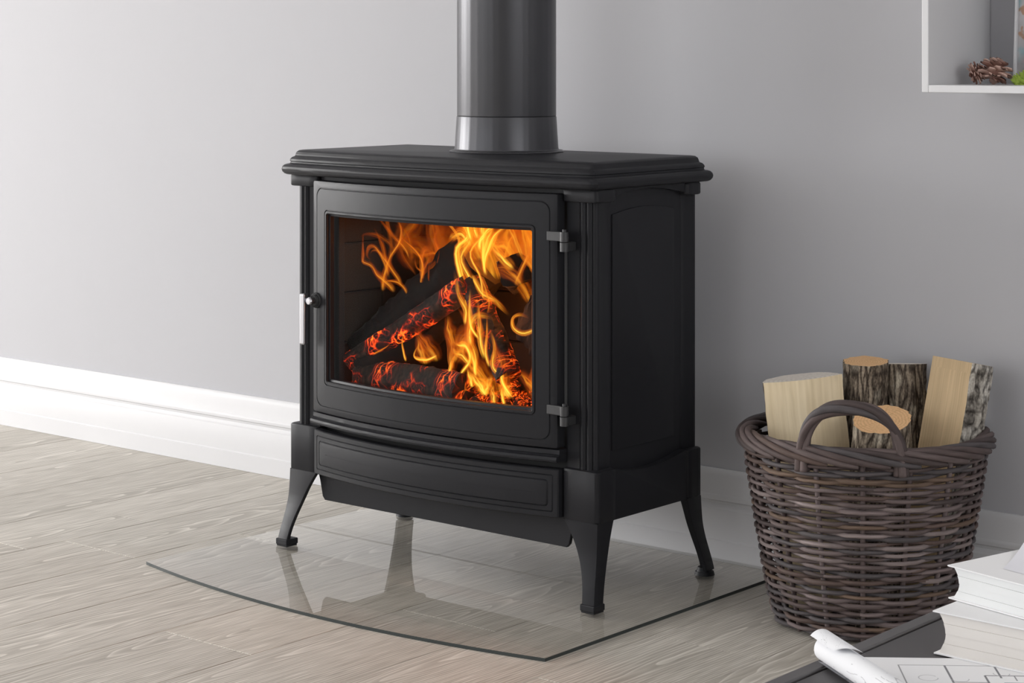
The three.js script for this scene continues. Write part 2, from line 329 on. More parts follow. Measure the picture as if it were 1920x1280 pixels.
// plan rings {w,zf,zb,r,y} for the top plate and the mouldings
function planLoft(rings, bow, cap = true) {
  const rows = rings.map((q) => rrect(-q.w, q.w, q.zb, q.zf, q.r, 36, 10, 6).map(([x, z]) => V(x, q.y, z + bow * (1 - Math.min(1, (x / q.w) ** 2)) * ((z - q.zb) / (q.zf - q.zb)))));
  const last = rows[rows.length - 1], c = V(0, last[0].y, (rings[rings.length - 1].zf + rings[rings.length - 1].zb) / 2);
  if (cap) rows.push(last.map(() => c.clone()));
  const f = rows[0], c0 = V(0, f[0].y, c.z);
  if (cap) rows.unshift(f.map(() => c0.clone()));
  return boxUV(crease(outward(grid(rows, true)), 0.5));
}
{
  // top plate: moulded edge built up from the under side
  const W = 0.385, F = 0.480, B = 0.118, e = (d, y, r = 0.012) => ({ w: W - d, zf: F - d, zb: B + d, r: Math.max(0.004, r - d * 0.3), y });
  const prof = [e(0.02, 0.716), e(0.008, 0.7165), e(0.004, 0.7185), e(0.001, 0.7225), e(0, 0.727), e(0.001, 0.7315), e(0.004, 0.735), e(0.0085, 0.7368), e(0.0115, 0.7372), e(0.013, 0.7385), e(0.0135, 0.741), e(0.0122, 0.7425), e(0.0128, 0.746), e(0.0155, 0.7495), e(0.0192, 0.7512), e(0.0205, 0.753), e(0.0208, 0.7552), e(0.0222, 0.7595), e(0.0258, 0.7625), e(0.031, 0.7636)];
  obj('top_plate', planLoft(prof, 0.03), M.iron, stove);
  // frieze under the top plate with its corner blocks
  obj('frieze', merge(span(-0.345, 0.345, 0.70, 0.717, 0.17, 0.452, 0.002)), M.iron, stove);
  const blockShape = (sx, sz, y0, y1, o) => {   // corner block in plan, outer corner rounded
    const xs = [0.298, 0.374 + o], zs = sz > 0 ? [0.405, 0.459 + o] : [0.152 - o, 0.196], r = 0.010;
    const mk = (d, y) => ({ a: rrect(xs[0] + d, xs[1] - d, zs[0] + d, zs[1] - d, r, 4, 4, 8).map(([x, z]) => V(sx * x, y, z)) });
    const bv = 0.003, rows = [mk(bv, y0).a, mk(bv * 0.3, y0 + bv * 0.3).a, mk(0, y0 + bv).a, mk(0, y1 - bv).a, mk(bv * 0.3, y1 - bv * 0.3).a, mk(bv, y1).a];
    const cen = (y) => V(sx * (xs[0] + xs[1]) / 2, y, (zs[0] + zs[1]) / 2);
    rows.push(rows[0].map(() => cen(y1))); rows.unshift(rows[0].map(() => cen(y0)));
    return boxUV(crease(outward(grid(rows, true)), 0.5));
  };
  for (const sx of [-1, 1]) for (const sz of [1, -1]) {
    obj('capital', blockShape(sx, sz, 0.694, 0.7165, 0.003), M.iron, stove);
    obj('base_block', blockShape(sx, sz, 0.146, 0.235, 0.003), M.iron, stove);
    // corner post with two beads on its outer corner, drawn in plan
    const pl = sz > 0
      ? [[0.303, 0.40], [0.303, 0.4515], [0.330, 0.4515]] : [[0.303, 0.19], [0.303, 0.148], [0.330, 0.148]];
    const c = sz > 0 ? [[0.3315, 0.4525], [0.3445, 0.4525], [0.3575, 0.4495], [0.3645, 0.438]] : [[0.3315, 0.147], [0.3445, 0.147], [0.3575, 0.15], [0.3645, 0.1615]];
    for (let i = 0; i < 3; i++) {
      const [ax, az] = c[i], [bx, bz] = c[i + 1], mx = (ax + bx) / 2, mz = (az + bz) / 2, nx = (bz - az) * -sz, nz = (bx - ax) * sz, nl = Math.hypot(nx, nz);
      pl.push([ax - nx / nl * 0.003, az - nz / nl * 0.003]);
      for (let t = 0; t <= 8; t++) { const u = t / 8, s = Math.sin(u * Math.PI) * 0.0032; pl.push([lerp(ax, bx, 0.12 + 0.76 * u) + nx / nl * s, lerp(az, bz, 0.12 + 0.76 * u) + nz / nl * s]); }
    }
    pl.push(sz > 0 ? [0.3625, 0.4365] : [0.3625, 0.163], sz > 0 ? [0.3625, 0.41] : [0.3625, 0.182], sz > 0 ? [0.357, 0.40] : [0.357, 0.19]);
    const s = new THREE.Shape(pl.map(([x, z]) => new THREE.Vector2(sx * x, -z)));
    let g = new THREE.ExtrudeGeometry(s, { depth: 0.70 - 0.23, bevelEnabled: false });
    g.rotateX(-Math.PI / 2); g.translate(0, 0.23, 0);
    obj('corner_post', boxUV(crease(g, 0.7)), M.iron, stove);
    // leg: a tapering corner section that splays out, concave on its inner edges, with a foot
    const rows = [];
    for (let i = 0; i <= 24; i++) {
      const t = i / 24, y = lerp(0.147, 0.010, t), k = Math.pow(1 - t, 2.3), out = sstep(t, 0.3, 1) * 0.008 - Math.sin(t * Math.PI) * 0.003, th = 0.008;
      const wx = 0.0265 + (sz > 0 ? 0.047 : 0.020) * k, wz = 0.0265 + 0.020 * k;
      const ox = lerp(0.376, 0.3825, t) + out * 0.5, oz = sz > 0 ? lerp(0.461, 0.4765, t) + out : lerp(0.151, 0.1315, t) - out;
      const L = [[0, 0.003], [0.0009, 0.0009], [0.003, 0], [wx - 0.001, 0], [wx, 0.001], [wx, th], [th, th], [th, wz], [0.001, wz], [0, wz - 0.001]];
      rows.push(L.map(([a, c]) => V(sx * (ox - a), y, oz - sz * c)));
    }
    const l = obj('leg', boxUV(crease(outward(grid(rows, true)), 0.5)), M.iron, stove);
    const cx = sx * (0.3825 + 0.004 - 0.0135), cz2 = sz > 0 ? 0.4845 - 0.0135 : 0.1235 + 0.0135;
    if (sz > 0) obj('foot', merge(box(0.031, 0.0115, 0.031, cx, 0.00875, cz2, 0.002), box(0.028, 0.006, 0.028, cx, 0.003, cz2, 0.001)), M.iron, l);
    else obj('foot', merge(cyl(0.017, 0.0185, 0.006, cx, 0.003, cz2), cyl(0.0125, 0.015, 0.008, cx, 0.010, cz2)), M.iron, l);
  }
  // sides: an upper rail arched over the panel, a lower rail that sags below it, a recessed panel with a raised field
  for (const sx of [-1, 1]) {
    const arch = (z) => Math.sin(clamp((z - 0.2) / (0.42 - 0.2), 0, 1) * Math.PI);
    const plate = (pts, xo, xi, round = 0.0015) => {
      const s = new THREE.Shape(pts.map(([z, y]) => new THREE.Vector2(z, y)));
      let g = new THREE.ExtrudeGeometry(s, { depth: xo - xi - 2 * round, bevelEnabled: true, bevelThickness: round, bevelSize: round, bevelOffset: -round, bevelSegments: 2 });
      g.rotateY(-Math.PI / 2); g.translate(xo - round, 0, 0);   // x from xi to xo
      if (sx < 0) { g.scale(-1, 1, 1); const q = plain(g), p = q.attributes.position; for (let i = 0; i < p.count; i += 3) for (const at of Object.values(q.attributes)) for (let c = 0; c < at.itemSize; c++) { const t = at.array[(i + 1) * at.itemSize + c]; at.array[(i + 1) * at.itemSize + c] = at.array[(i + 2) * at.itemSize + c]; at.array[(i + 2) * at.itemSize + c] = t; } q.computeVertexNormals(); g = q; }
      return boxUV(crease(g, 0.5));
    };
    const up = [[0.196, 0.717], [0.196, 0.7]], lo = [[0.196, 0.146], [0.41, 0.146]];
    for (let i = 0; i <= 24; i++) { const z = lerp(0.2, 0.42, i / 24); if (z < 0.41) up.push([z, 0.7 + 0.0125 * arch(z)]); }
    up.push([0.408, 0.717]);
    for (let i = 0; i <= 24; i++) { const z = lerp(0.41, 0.196, i / 24); lo.push([z, 0.2352 - 0.0135 * arch(z)]); }
    obj('side_rail', plate(up, 0.371, 0.352), M.iron, stove);
    obj('side_rail', plate(lo, 0.3745, 0.345), M.iron, stove);
    const panel = obj('side_panel', span(Math.min(sx * 0.340, sx * 0.358), Math.max(sx * 0.340, sx * 0.358), 0.216, 0.714, 0.19, 0.43, 0.001), M.iron, stove);
    const fld = [[0.215, 0.262], [0.398, 0.262]];
    for (let i = 0; i <= 20; i++) { const z = lerp(0.398, 0.215, i / 20); fld.push([z, 0.670 + 0.0105 * Math.sin(((z - 0.205) / 0.197) * Math.PI)]); }
    obj('raised_field', plate(fld, 0.3605, 0.356, 0.0012), M.iron, panel);
  }
  // body behind the door
  obj('back_panel', span(-0.345, 0.345, 0.15, 0.715, 0.158, 0.170, 0.001), M.iron, stove);
  obj('bottom_panel', span(-0.345, 0.345, 0.148, 0.156, 0.17, 0.44, 0.001), M.iron, stove);
  obj('front_surround', merge(span(-0.31, -0.262, 0.24, 0.70, 0.425, 0.44, 0.001), span(0.262, 0.31, 0.24, 0.70, 0.425, 0.44, 0.001), span(-0.262, 0.262, 0.66, 0.70, 0.425, 0.44, 0.001), span(-0.262, 0.262, 0.24, 0.315, 0.425, 0.44, 0.001), span(-0.31, 0.31, 0.157, 0.24, 0.425, 0.436, 0.001)), M.ironDark, stove);
  // fire chamber lined with fire bricks
  const liner = obj('chamber_floor', span(-0.29, 0.29, 0.29, 0.30, 0.18, 0.425, 0), M.firebrick, stove);
  obj('baffle_plate', span(-0.29, 0.29, 0.68, 0.69, 0.18, 0.425, 0), M.firebrick, stove);
  for (let i = 0; i < 3; i++) for (let j = 0; j < 4; j++) obj('fire_brick', span(-0.288 + i * 0.193, -0.288 + i * 0.193 + 0.189, 0.301 + j * 0.095, 0.301 + j * 0.095 + 0.092, 0.18, 0.196, 0.003), M.firebrick, liner);
  for (const sx of [-1, 1]) for (let i = 0; i < 2; i++) for (let j = 0; j < 4; j++) obj('fire_brick', span(Math.min(sx * 0.272, sx * 0.288), Math.max(sx * 0.272, sx * 0.288), 0.301 + j * 0.095, 0.393 + j * 0.095, 0.198 + i * 0.113, 0.307 + i * 0.113, 0.003), M.firebrick, liner);

  // door: a bowed frame with an incised line and a stepped opening for the glass
  const Y0 = 0.2685, Y1 = 0.7075, hx = 0.2985, z = 0.473, gy0 = 0.330, gy1 = 0.6465, gx = 0.251, dr = [];
  const o = (d, zz, r) => dr.push(ring(hx, Y0, Y1, zz, r, d));
  const gi = (d, zz, r) => dr.push(ring(gx, gy0, gy1, zz, r, d));
  o(0.002, z - 0.022, 0.003); o(0, z - 0.020, 0.004); o(0, z - 0.0025, 0.004); o(0.0008, z - 0.0008, 0.004); o(0.0028, z, 0.004);
  o(0.0125, z, 0.018); o(0.0132, z - 0.0014, 0.0175); o(0.0142, z - 0.0014, 0.017); o(0.0150, z + 0.0006, 0.0165); o(0.018, z + 0.0008, 0.015);
  gi(-0.0075, z + 0.0008, 0.009); gi(-0.0068, z - 0.001, 0.008); gi(-0.0058, z - 0.001, 0.008); gi(-0.0050, z + 0.0012, 0.007); gi(-0.0015, z + 0.0014, 0.005); gi(0, z, 0.004); gi(0.0002, z - 0.0055, 0.004); gi(0.003, z - 0.0058, 0.004); gi(0.0042, z - 0.0065, 0.004); gi(0.0045, z - 0.016, 0.004); gi(-0.006, z - 0.018, 0.004);
  const door = obj('door', frontLoft(dr), M.iron, stove);
  door.userData.label = 'bowed cast iron door with large glass window';
  const gr = [0.2485, 0.20, 0.15, 0.1, 0.05, 0].map(() => 0);
  const gp = grid([0.333, 0.6435].map((y) => Array.from({ length: 41 }, (_, i) => { const x = lerp(-0.2485, 0.2485, i / 40); return V(x, y, z - 0.0125 + bowAt(x)); })));
  gp.computeVertexNormals();
  obj('glass_pane', gp, M.stoveGlass, door);
  // hinges: a leaf on the door, a knuckle on the door, a knuckle on the post, a pin
  for (const y of [0.634, 0.335]) {
    const hx0 = 0.302, hz = 0.4765;
    obj('hinge', merge(box(0.034, 0.0165, 0.007, 0.297, y + 0.001, hz + 0.0005, 0.0015), cyl(0.0078, 0.0078, 0.0165, 0.3165, y + 0.001, hz, 20)), M.hinge, door);
    obj('hinge_pin', merge(cyl(0.0035, 0.0035, 0.0045, 0.3165, y + 0.0112, hz, 14)), M.hinge, door);
    obj('post_knuckle', merge(cyl(0.0078, 0.0078, 0.0155, 0.3165, y - 0.0165, hz, 20), box(0.012, 0.0155, 0.03, 0.3165, y - 0.0165, hz - 0.0155, 0.0015)), M.hinge, stove);
  }
  // latch: dark rosette with a bright spindle, and a flat bright lever hanging from it
  const lx = -0.2835, ly = 0.4805, lz = z + bowAt(0.2835);
  const ros = new THREE.LatheGeometry([[0, 0], [0.0145, 0], [0.015, 0.002], [0.0142, 0.0045], [0.0122, 0.006], [0.0118, 0.008], [0.0098, 0.0105], [0, 0.0105]].map(([a, b]) => new THREE.Vector2(a, b)), 32);
  ros.rotateX(Math.PI / 2); ros.translate(lx, ly, lz + 0.0008);
  obj('latch', crease(ros, 0.5), M.ironDark, door);
  const sp = new THREE.LatheGeometry([[0, 0], [0.0058, 0], [0.0062, 0.006], [0.0072, 0.007], [0.0075, 0.0105], [0.006, 0.013], [0, 0.0135]].map(([a, b]) => new THREE.Vector2(a, b)), 28);
  sp.rotateX(Math.PI / 2); sp.translate(lx, ly, lz + 0.0113);
  obj('spindle', crease(sp, 0.5), M.chrome, door).userData.label = 'small chrome spindle end';
  const bar = merge(box(0.0135, 0.097, 0.012, -0.3045, 0.4445, 0.4925, 0.003), box(0.022, 0.009, 0.007, -0.295, 0.4805, 0.4905, 0.002));
  obj('handle', bar, M.chrome, door).userData.label = 'flat chrome lever handle';

  // ledge between door and ash door, ash door, apron
  const hl = 0.301;
  obj('ledge', frontLoft([ring(hl, 0.2445, 0.2662, 0.44, 0.001), ring(hl, 0.2445, 0.2662, 0.4695, 0.001), ring(hl, 0.2450, 0.2658, 0.4705, 0.001), ring(hl, 0.2450, 0.2585, 0.4708, 0.001), ring(hl, 0.2450, 0.2575, 0.4695, 0.001), ring(hl, 0.2450, 0.2562, 0.4708, 0.001), ring(hl, 0.2452, 0.2552, 0.4765, 0.001), ring(hl, 0.2462, 0.2542, 0.4787, 0.001), ring(hl, 0.2485, 0.2518, 0.4795, 0.001), ring(hl, 0.2501, 0.2502, 0.4796, 0)]), M.iron, stove);
  const a0 = 0.1485, a1 = 0.2325, ah = 0.2985, az = 0.471, ar = [];
  const q = (d, zz, r) => ar.push(ring(ah, a0, a1, zz, r, d));
  q(0.002, az - 0.02, 0.002); q(0, az - 0.018, 0.002); q(0, az - 0.002, 0.002); q(0.0018, az, 0.002); q(0.0095, az, 0.003); q(0.0105, az - 0.0013, 0.003); q(0.0118, az + 0.0003, 0.003);
  q(0.0185, az + 0.0004, 0.005); q(0.0195, az - 0.0008, 0.005); q(0.0212, az + 0.0012, 0.005); q(0.024, az + 0.0016, 0.005); q(0.0419, az + 0.0016, 0);
  obj('ash_door', frontLoft(ar), M.iron, stove).userData.label = 'bowed lower ash door with a raised rectangular field';
  const ap = new THREE.Shape([[-0.316, 0.152], [-0.309, 0.130], [-0.302, 0.100], [-0.296, 0.0935], [0.296, 0.0935], [0.302, 0.100], [0.309, 0.130], [0.316, 0.152]].map(([x, y]) => new THREE.Vector2(x, y)));
  const apg = new THREE.ExtrudeGeometry(ap, { depth: 0.006, bevelEnabled: true, bevelThickness: 0.001, bevelSize: 0.001, bevelOffset: -0.001, bevelSegments: 1 });
  apg.translate(0, 0, 0.438);
  obj('apron', boxUV(crease(apg, 0.5)), M.iron, stove);
}

// ------------------------------------------------------------------ the flue pipe
{
  const p = thing('flue_pipe', 'dark grey flue pipe rising from the stove top', 'flue pipe', [0.006, HT + 0.7636, 0.262]);
  const lathe = (pts) => { const g = new THREE.LatheGeometry(pts.map(([a, b]) => new THREE.Vector2(a, b)), 96); return crease(g, 0.5); };
  obj('flue_collar', lathe([[0.085, 0], [0.108, 0], [0.1085, 0.0015], [0.106, 0.0035], [0.1, 0.0045], [0.0985, 0.0062], [0.0978, 0.011], [0.0945, 0.066], [0.0942, 0.0672], [0.093, 0.0678]]), M.pipe, p);
  obj('pipe', lathe([[0.085, 0.05], [0.0925, 0.05], [0.0928, 0.0675], [0.0935, 0.0684], [0.0938, 0.0700], [0.0938, ROOM.h - HT - 0.7636 - 0.001]]), M.pipe, p);
}

// ------------------------------------------------------------------ fire: logs, embers, flames
function burntLog(a, b, r, mat, name, label, square = 0) {
  const A = V(...a), B = V(...b), dir = B.clone().sub(A).normalize(), s = V(0, 0, 1).cross(dir).normalize(), t = dir.clone().cross(s), rows = [], n = 30, m = 26, o = r * 100 + a[0] * 10;
  for (let i = 0; i <= n; i++) {
    const k = i / n, c = A.clone().lerp(B, k), row = [];
    for (let j = 0; j < m; j++) {
      const w = (j / m) * 2 * Math.PI; let q = r * (1 + 0.18 * N3(Math.cos(w) * 1.5 + o, Math.sin(w) * 1.5, k * 4) + 0.12 * N3(Math.cos(w) * 4, Math.sin(w) * 4 + o, k * 16));
      if (square) q *= 1 / Math.pow(Math.pow(Math.abs(Math.cos(w)), 5) + Math.pow(Math.abs(Math.sin(w)), 5), 0.2) * 0.88;
      row.push(c.clone().addScaledVector(s, q * Math.cos(w)).addScaledVector(t, q * Math.sin(w)));
    }
    rows.push(row);
  }
  const mid = (row) => row.reduce((x, p) => x.add(p), V(0, 0, 0)).multiplyScalar(1 / row.length), m0 = mid(rows[0]), m1 = mid(rows[n]);
  rows.unshift(rows[0].map((p) => p.clone().lerp(m0, 0.999))); rows.push(rows[n + 1].map((p) => p.clone().lerp(m1, 0.999)));
  const g = outward(grid(rows, true, (i, j) => [(j / m) * 1.0, (i / n) * 1.6]));
  return tag(obj(name, crease(g, 0.8), mat), label, 'log', 'logs burning in the stove');
}
{
  seed = 58;
  const FY = HT;
  burntLog([-0.235, 0.352 + FY, 0.375], [-0.01, 0.565 + FY, 0.315], 0.062, M.char, 'burning_log', 'thick charred log standing dark behind the glowing split log in the stove');
  burntLog([-0.25, 0.358 + FY, 0.415], [0.022, 0.522 + FY, 0.385], 0.023, M.glowHot, 'burning_log', 'slanting split log with a glowing red edge in the stove');
  burntLog([0.018, 0.528 + FY, 0.375], [0.135, 0.368 + FY, 0.41], 0.024, M.glowing, 'burning_log', 'log leaning right with flames along its edge in the stove');
  burntLog([0.135, 0.475 + FY, 0.31], [0.262, 0.385 + FY, 0.36], 0.055, M.char, 'burning_log', 'dark log lying against the right side of the fire chamber', 1);
  burntLog([0.075, 0.535 + FY, 0.30], [0.115, 0.556 + FY, 0.372], 0.031, M.char, 'burning_log', 'square end of a dark log ringed by yellow flames', 1);
  burntLog([-0.225, 0.338 + FY, 0.41], [0.035, 0.336 + FY, 0.415], 0.031, M.glowing, 'burning_log', 'charred log lying flat with red glowing cracks above the embers');
  // ember bed
  const lumps = [];
  for (let i = 0; i < 150; i++) {
    const g = new THREE.IcosahedronGeometry(rr(0.007, 0.017), 1), o = rnd() * 50;
    warp(g, (v) => v.multiplyScalar(1 + 0.35 * N3(v.x * 90 + o, v.y * 90, v.z * 90)));
    g.rotateY(rnd() * 6); g.translate(rr(-0.24, 0.24), 0.300 + FY + rr(0.006, 0.022), rr(0.24, 0.425));
    g.computeVertexNormals();
    lumps.push(g);
  }
  const bed = obj('ember_bed', merge(lumps), M.glowHot);
  tag(bed, 'bed of glowing red embers under the burning logs', 'embers'); bed.userData.kind = 'stuff';
  // flame tongues: each two crossed twisting ribbons, soft at the edges
  const flameTex = (t, hot) => dataTex(128, 256, (u, v) => {
    const x = (u - 0.5) * 2 + 0.5 * N3(v * 4, t, u * 2) * v, w = 0.94 - 0.2 * v, s = clamp(1 - Math.abs(x) / w, 0, 1), st = 0.5 + 0.5 * N3(x * 4.5 + t, v * 2.2, t * 3) + 0.3 * N3(x * 9, v * 5, t);
    const al = Math.pow(s, 1.25) * sstep(v, 0, 0.14) * (1 - sstep(v, 0.55, 1)) * clamp(st * 1.5, 0, 1), c = clamp(s * hot + st * 0.45 - v * 0.3, 0, 1.2);
    return [255, lerp(70, 205, clamp(c, 0, 1)), lerp(8, 74, clamp(c * c, 0, 1)), al * 255];
  }, true, false);
  const flameMat = (t, hot, power, op) => { const x = flameTex(t, hot), d = x.image.data, al = dataTex(128, 256, (u, v, i, j) => { const q = d[(j * 128 + i) * 4 + 3]; return [q, q, q]; }, false, false), em = dataTex(128, 256, (u, v, i, j) => { const k = (j * 128 + i) * 4; return [d[k], d[k + 1], d[k + 2]]; }, true, false); return std({ color: 0x000000, roughness: 1, emissive: 0xffffff, emissiveMap: em, emissiveIntensity: power, alphaMap: al, transparent: true, opacity: op, side: THREE.DoubleSide, depthWrite: false }); };
  const FM = { hot: [flameMat(1.3, 0.9, 1.9, 0.95), flameMat(4.1, 0.8, 1.6, 0.95)], mid: [flameMat(2.2, 0.5, 1.15, 0.75), flameMat(7.9, 0.42, 1.0, 0.7)], wisp: [flameMat(5.7, 0.22, 0.5, 0.5), flameMat(9.3, 0.28, 0.6, 0.5)] };
  const fire = thing('flames', 'yellow and orange flames licking round the logs behind the stove glass', 'fire');
  const tongue = (pts, w, mat, twist = 0.9) => {
    const c = new THREE.CatmullRomCurve3(pts.map((p) => V(p[0], p[1] + FY, p[2]))), n = 22, g = [];
    const t0 = rr(-0.4, 0.4);
    for (const turn of [0, Math.PI / 2]) {
      const rows = [];
      for (let i = 0; i <= n; i++) {
        const t = i / n, p = c.getPoint(t), d = c.getTangent(t), s = d.clone().cross(V(0, 0, 1)).normalize(), b = s.clone().cross(d).normalize();
        const a = turn + t0 + twist * t, ww = w * (turn ? 0.35 : 1) * (0.45 + 0.55 * Math.sin(Math.PI * Math.pow(clamp(t, 0, 1), 0.75)));
        const e = s.multiplyScalar(Math.cos(a)).addScaledVector(b, Math.sin(a) * 0.7), nrm = b;
        rows.push([-1, -0.5, 0, 0.5, 1].map((k) => p.clone().addScaledVector(e, k * ww / 2).addScaledVector(nrm, (1 - k * k) * ww * 0.18)));
      }
      g.push(grid(rows));
    }
    for (const x of g) x.computeVertexNormals();
    return obj('flame_tongue', merge(g), mat, fire);
  };
  const R = (a) => a[Math.floor(rnd() * a.length)];
  // the draught: paths that rise, lean and curl
  const path = (x, y, z, len, curl, o, lean = 0) => {
    const pts = [], n = 8, st = len / n;
    for (let i = 0; i <= n; i++) {
      pts.push([clamp(x, -0.262, 0.262), clamp(y, 0.305, 0.676), clamp(z, 0.21, 0.428)]);
      const a = Math.PI / 2 + lean + curl * 2.6 * N3(x * 9 + o, y * 9, o * 1.7) * (0.35 + i / n), q = N3(x * 7, y * 7 + o, 4.2) * 0.5;
      x += Math.cos(a) * st; y += Math.sin(a) * st * 0.95; z += q * st;
    }
    return pts;
  };
  const many = (n, [xa, xb], [ya, yb], [za, zb], [la, lb], [wa, wb2], curl, mats, lean = 0) => { for (let i = 0; i < n; i++) tongue(path(rr(xa, xb), rr(ya, yb), rr(za, zb), rr(la, lb), curl, rnd() * 40, lean), rr(wa, wb2), R(mats), rr(-0.8, 0.8)); };
  // broad sheet rolling along the top right
  many(22, [-0.02, 0.24], [0.50, 0.58], [0.23, 0.33], [0.10, 0.17], [0.09, 0.16], 0.6, FM.mid, 0.35);
  many(10, [0.0, 0.2], [0.55, 0.62], [0.33, 0.38], [0.06, 0.13], [0.03, 0.06], 1.0, FM.mid, 0.5);
  many(9, [0.0, 0.15], [0.54, 0.62], [0.37, 0.40], [0.07, 0.14], [0.018, 0.04], 1.2, FM.hot, 0.45);
  // bright strands down the right of the charred log
  for (const [dx, w] of [[0, 0.03], [0.015, 0.022], [-0.012, 0.018], [0.03, 0.016]]) { const j = () => rr(-0.012, 0.012); tongue([[0.03 + dx, 0.47 + j() * 3, 0.39], [0.02 + dx + j(), 0.53 + j(), 0.392], [-0.002 + dx + j(), 0.58 + j(), 0.386], [0.014 + dx * 1.4 + j(), 0.615 + j(), 0.38], [-0.012 + dx * 2.4 + j() * 2, 0.65, 0.375], [-0.03 + dx * 3.4 + j() * 2, 0.672, 0.37]], w, R(FM.hot), rr(-1, 1)); }
  // curls round the square log end and against the right wall
  tongue([[0.03, 0.545, 0.39], [0.06, 0.515, 0.395], [0.10, 0.498, 0.40], [0.135, 0.475, 0.40]], 0.022, FM.hot[1]);
  tongue([[0.055, 0.545, 0.395], [0.075, 0.52, 0.4], [0.082, 0.49, 0.4], [0.07, 0.462, 0.4]], 0.014, FM.mid[0]);
  tongue([[0.20, 0.462, 0.40], [0.172, 0.45, 0.41], [0.15, 0.458, 0.412], [0.147, 0.474, 0.41], [0.16, 0.482, 0.405], [0.178, 0.476, 0.4]], 0.016, FM.hot[1]);
  tongue([[0.13, 0.53, 0.385], [0.15, 0.565, 0.385], [0.165, 0.6, 0.38], [0.15, 0.64, 0.375]], 0.03, FM.mid[0]);
  many(6, [0.13, 0.23], [0.49, 0.56], [0.34, 0.39], [0.08, 0.15], [0.02, 0.05], 1.0, FM.mid, 0.1);
  // between the slanting log and the leaning one
  many(9, [-0.06, 0.06], [0.36, 0.41], [0.40, 0.425], [0.06, 0.12], [0.02, 0.06], 1.1, FM.mid, 0);
  many(7, [-0.03, 0.07], [0.35, 0.42], [0.415, 0.426], [0.05, 0.11], [0.014, 0.03], 1.5, FM.hot, 0);
  for (let i = 0; i < 6; i++) { const t = i / 5, x = lerp(0.035, 0.13, t), y = lerp(0.50, 0.385, t); const j = () => rr(-0.014, 0.014); tongue([[x + 0.022 + j(), y - 0.05 + j(), 0.428], [x + 0.010 + j() * 0.5, y - 0.02, 0.427], [x - 0.004 + j(), y + 0.012, 0.42], [x - 0.018 + j(), y + 0.045 + j(), 0.41]], rr(0.014, 0.03), R(FM.hot), rr(-1, 1)); }
  // low on the embers to the right
  many(9, [0.03, 0.16], [0.318, 0.345], [0.405, 0.427], [0.03, 0.07], [0.02, 0.045], 1.2, FM.hot, 0.2);
  many(6, [0.0, 0.2], [0.318, 0.35], [0.37, 0.42], [0.05, 0.1], [0.04, 0.07], 1.0, FM.mid, 0);
  tongue([[-0.10, 0.375, 0.426], [-0.105, 0.39, 0.426], [-0.112, 0.41, 0.424], [-0.112, 0.432, 0.42]], 0.014, FM.hot[1]);
  tongue([[-0.02, 0.395, 0.426], [-0.05, 0.383, 0.427], [-0.078, 0.388, 0.427], [-0.066, 0.415, 0.425]], 0.013, FM.hot[0]);
  tongue([[-0.19, 0.38, 0.426], [-0.17, 0.388, 0.427], [-0.15, 0.398, 0.427], [-0.135, 0.41, 0.426]], 0.010, FM.mid[0]);
  // thin smoky wisps on the left
  many(9, [-0.22, -0.05], [0.52, 0.58], [0.25, 0.33], [0.10, 0.16], [0.07, 0.12], 1.0, FM.wisp, 0.2);
  many(16, [-0.24, -0.06], [0.48, 0.58], [0.34, 0.39], [0.09, 0.18], [0.010, 0.032], 1.7, FM.mid.concat(FM.wisp), -0.1);
  many(6, [-0.2, -0.1], [0.49, 0.53], [0.38, 0.40], [0.08, 0.13], [0.012, 0.024], 1.5, FM.mid, -0.2);
  tongue([[-0.17, 0.52, 0.395], [-0.19, 0.56, 0.395], [-0.215, 0.58, 0.39], [-0.236, 0.576, 0.385], [-0.24, 0.56, 0.385], [-0.226, 0.553, 0.385]], 0.013, FM.mid[1]);
  for (const [x, y, z, p] of [[0.07, 0.47, 0.395, 0.16], [0.03, 0.60, 0.345, 0.24]]) {
    const l = new THREE.PointLight(0xff8a2c, p, 3, 2); l.name = 'flame_light'; l.position.set(x, y + FY, z); l.castShadow = true; l.shadow.radius = 2; scene.add(l);
  }
}

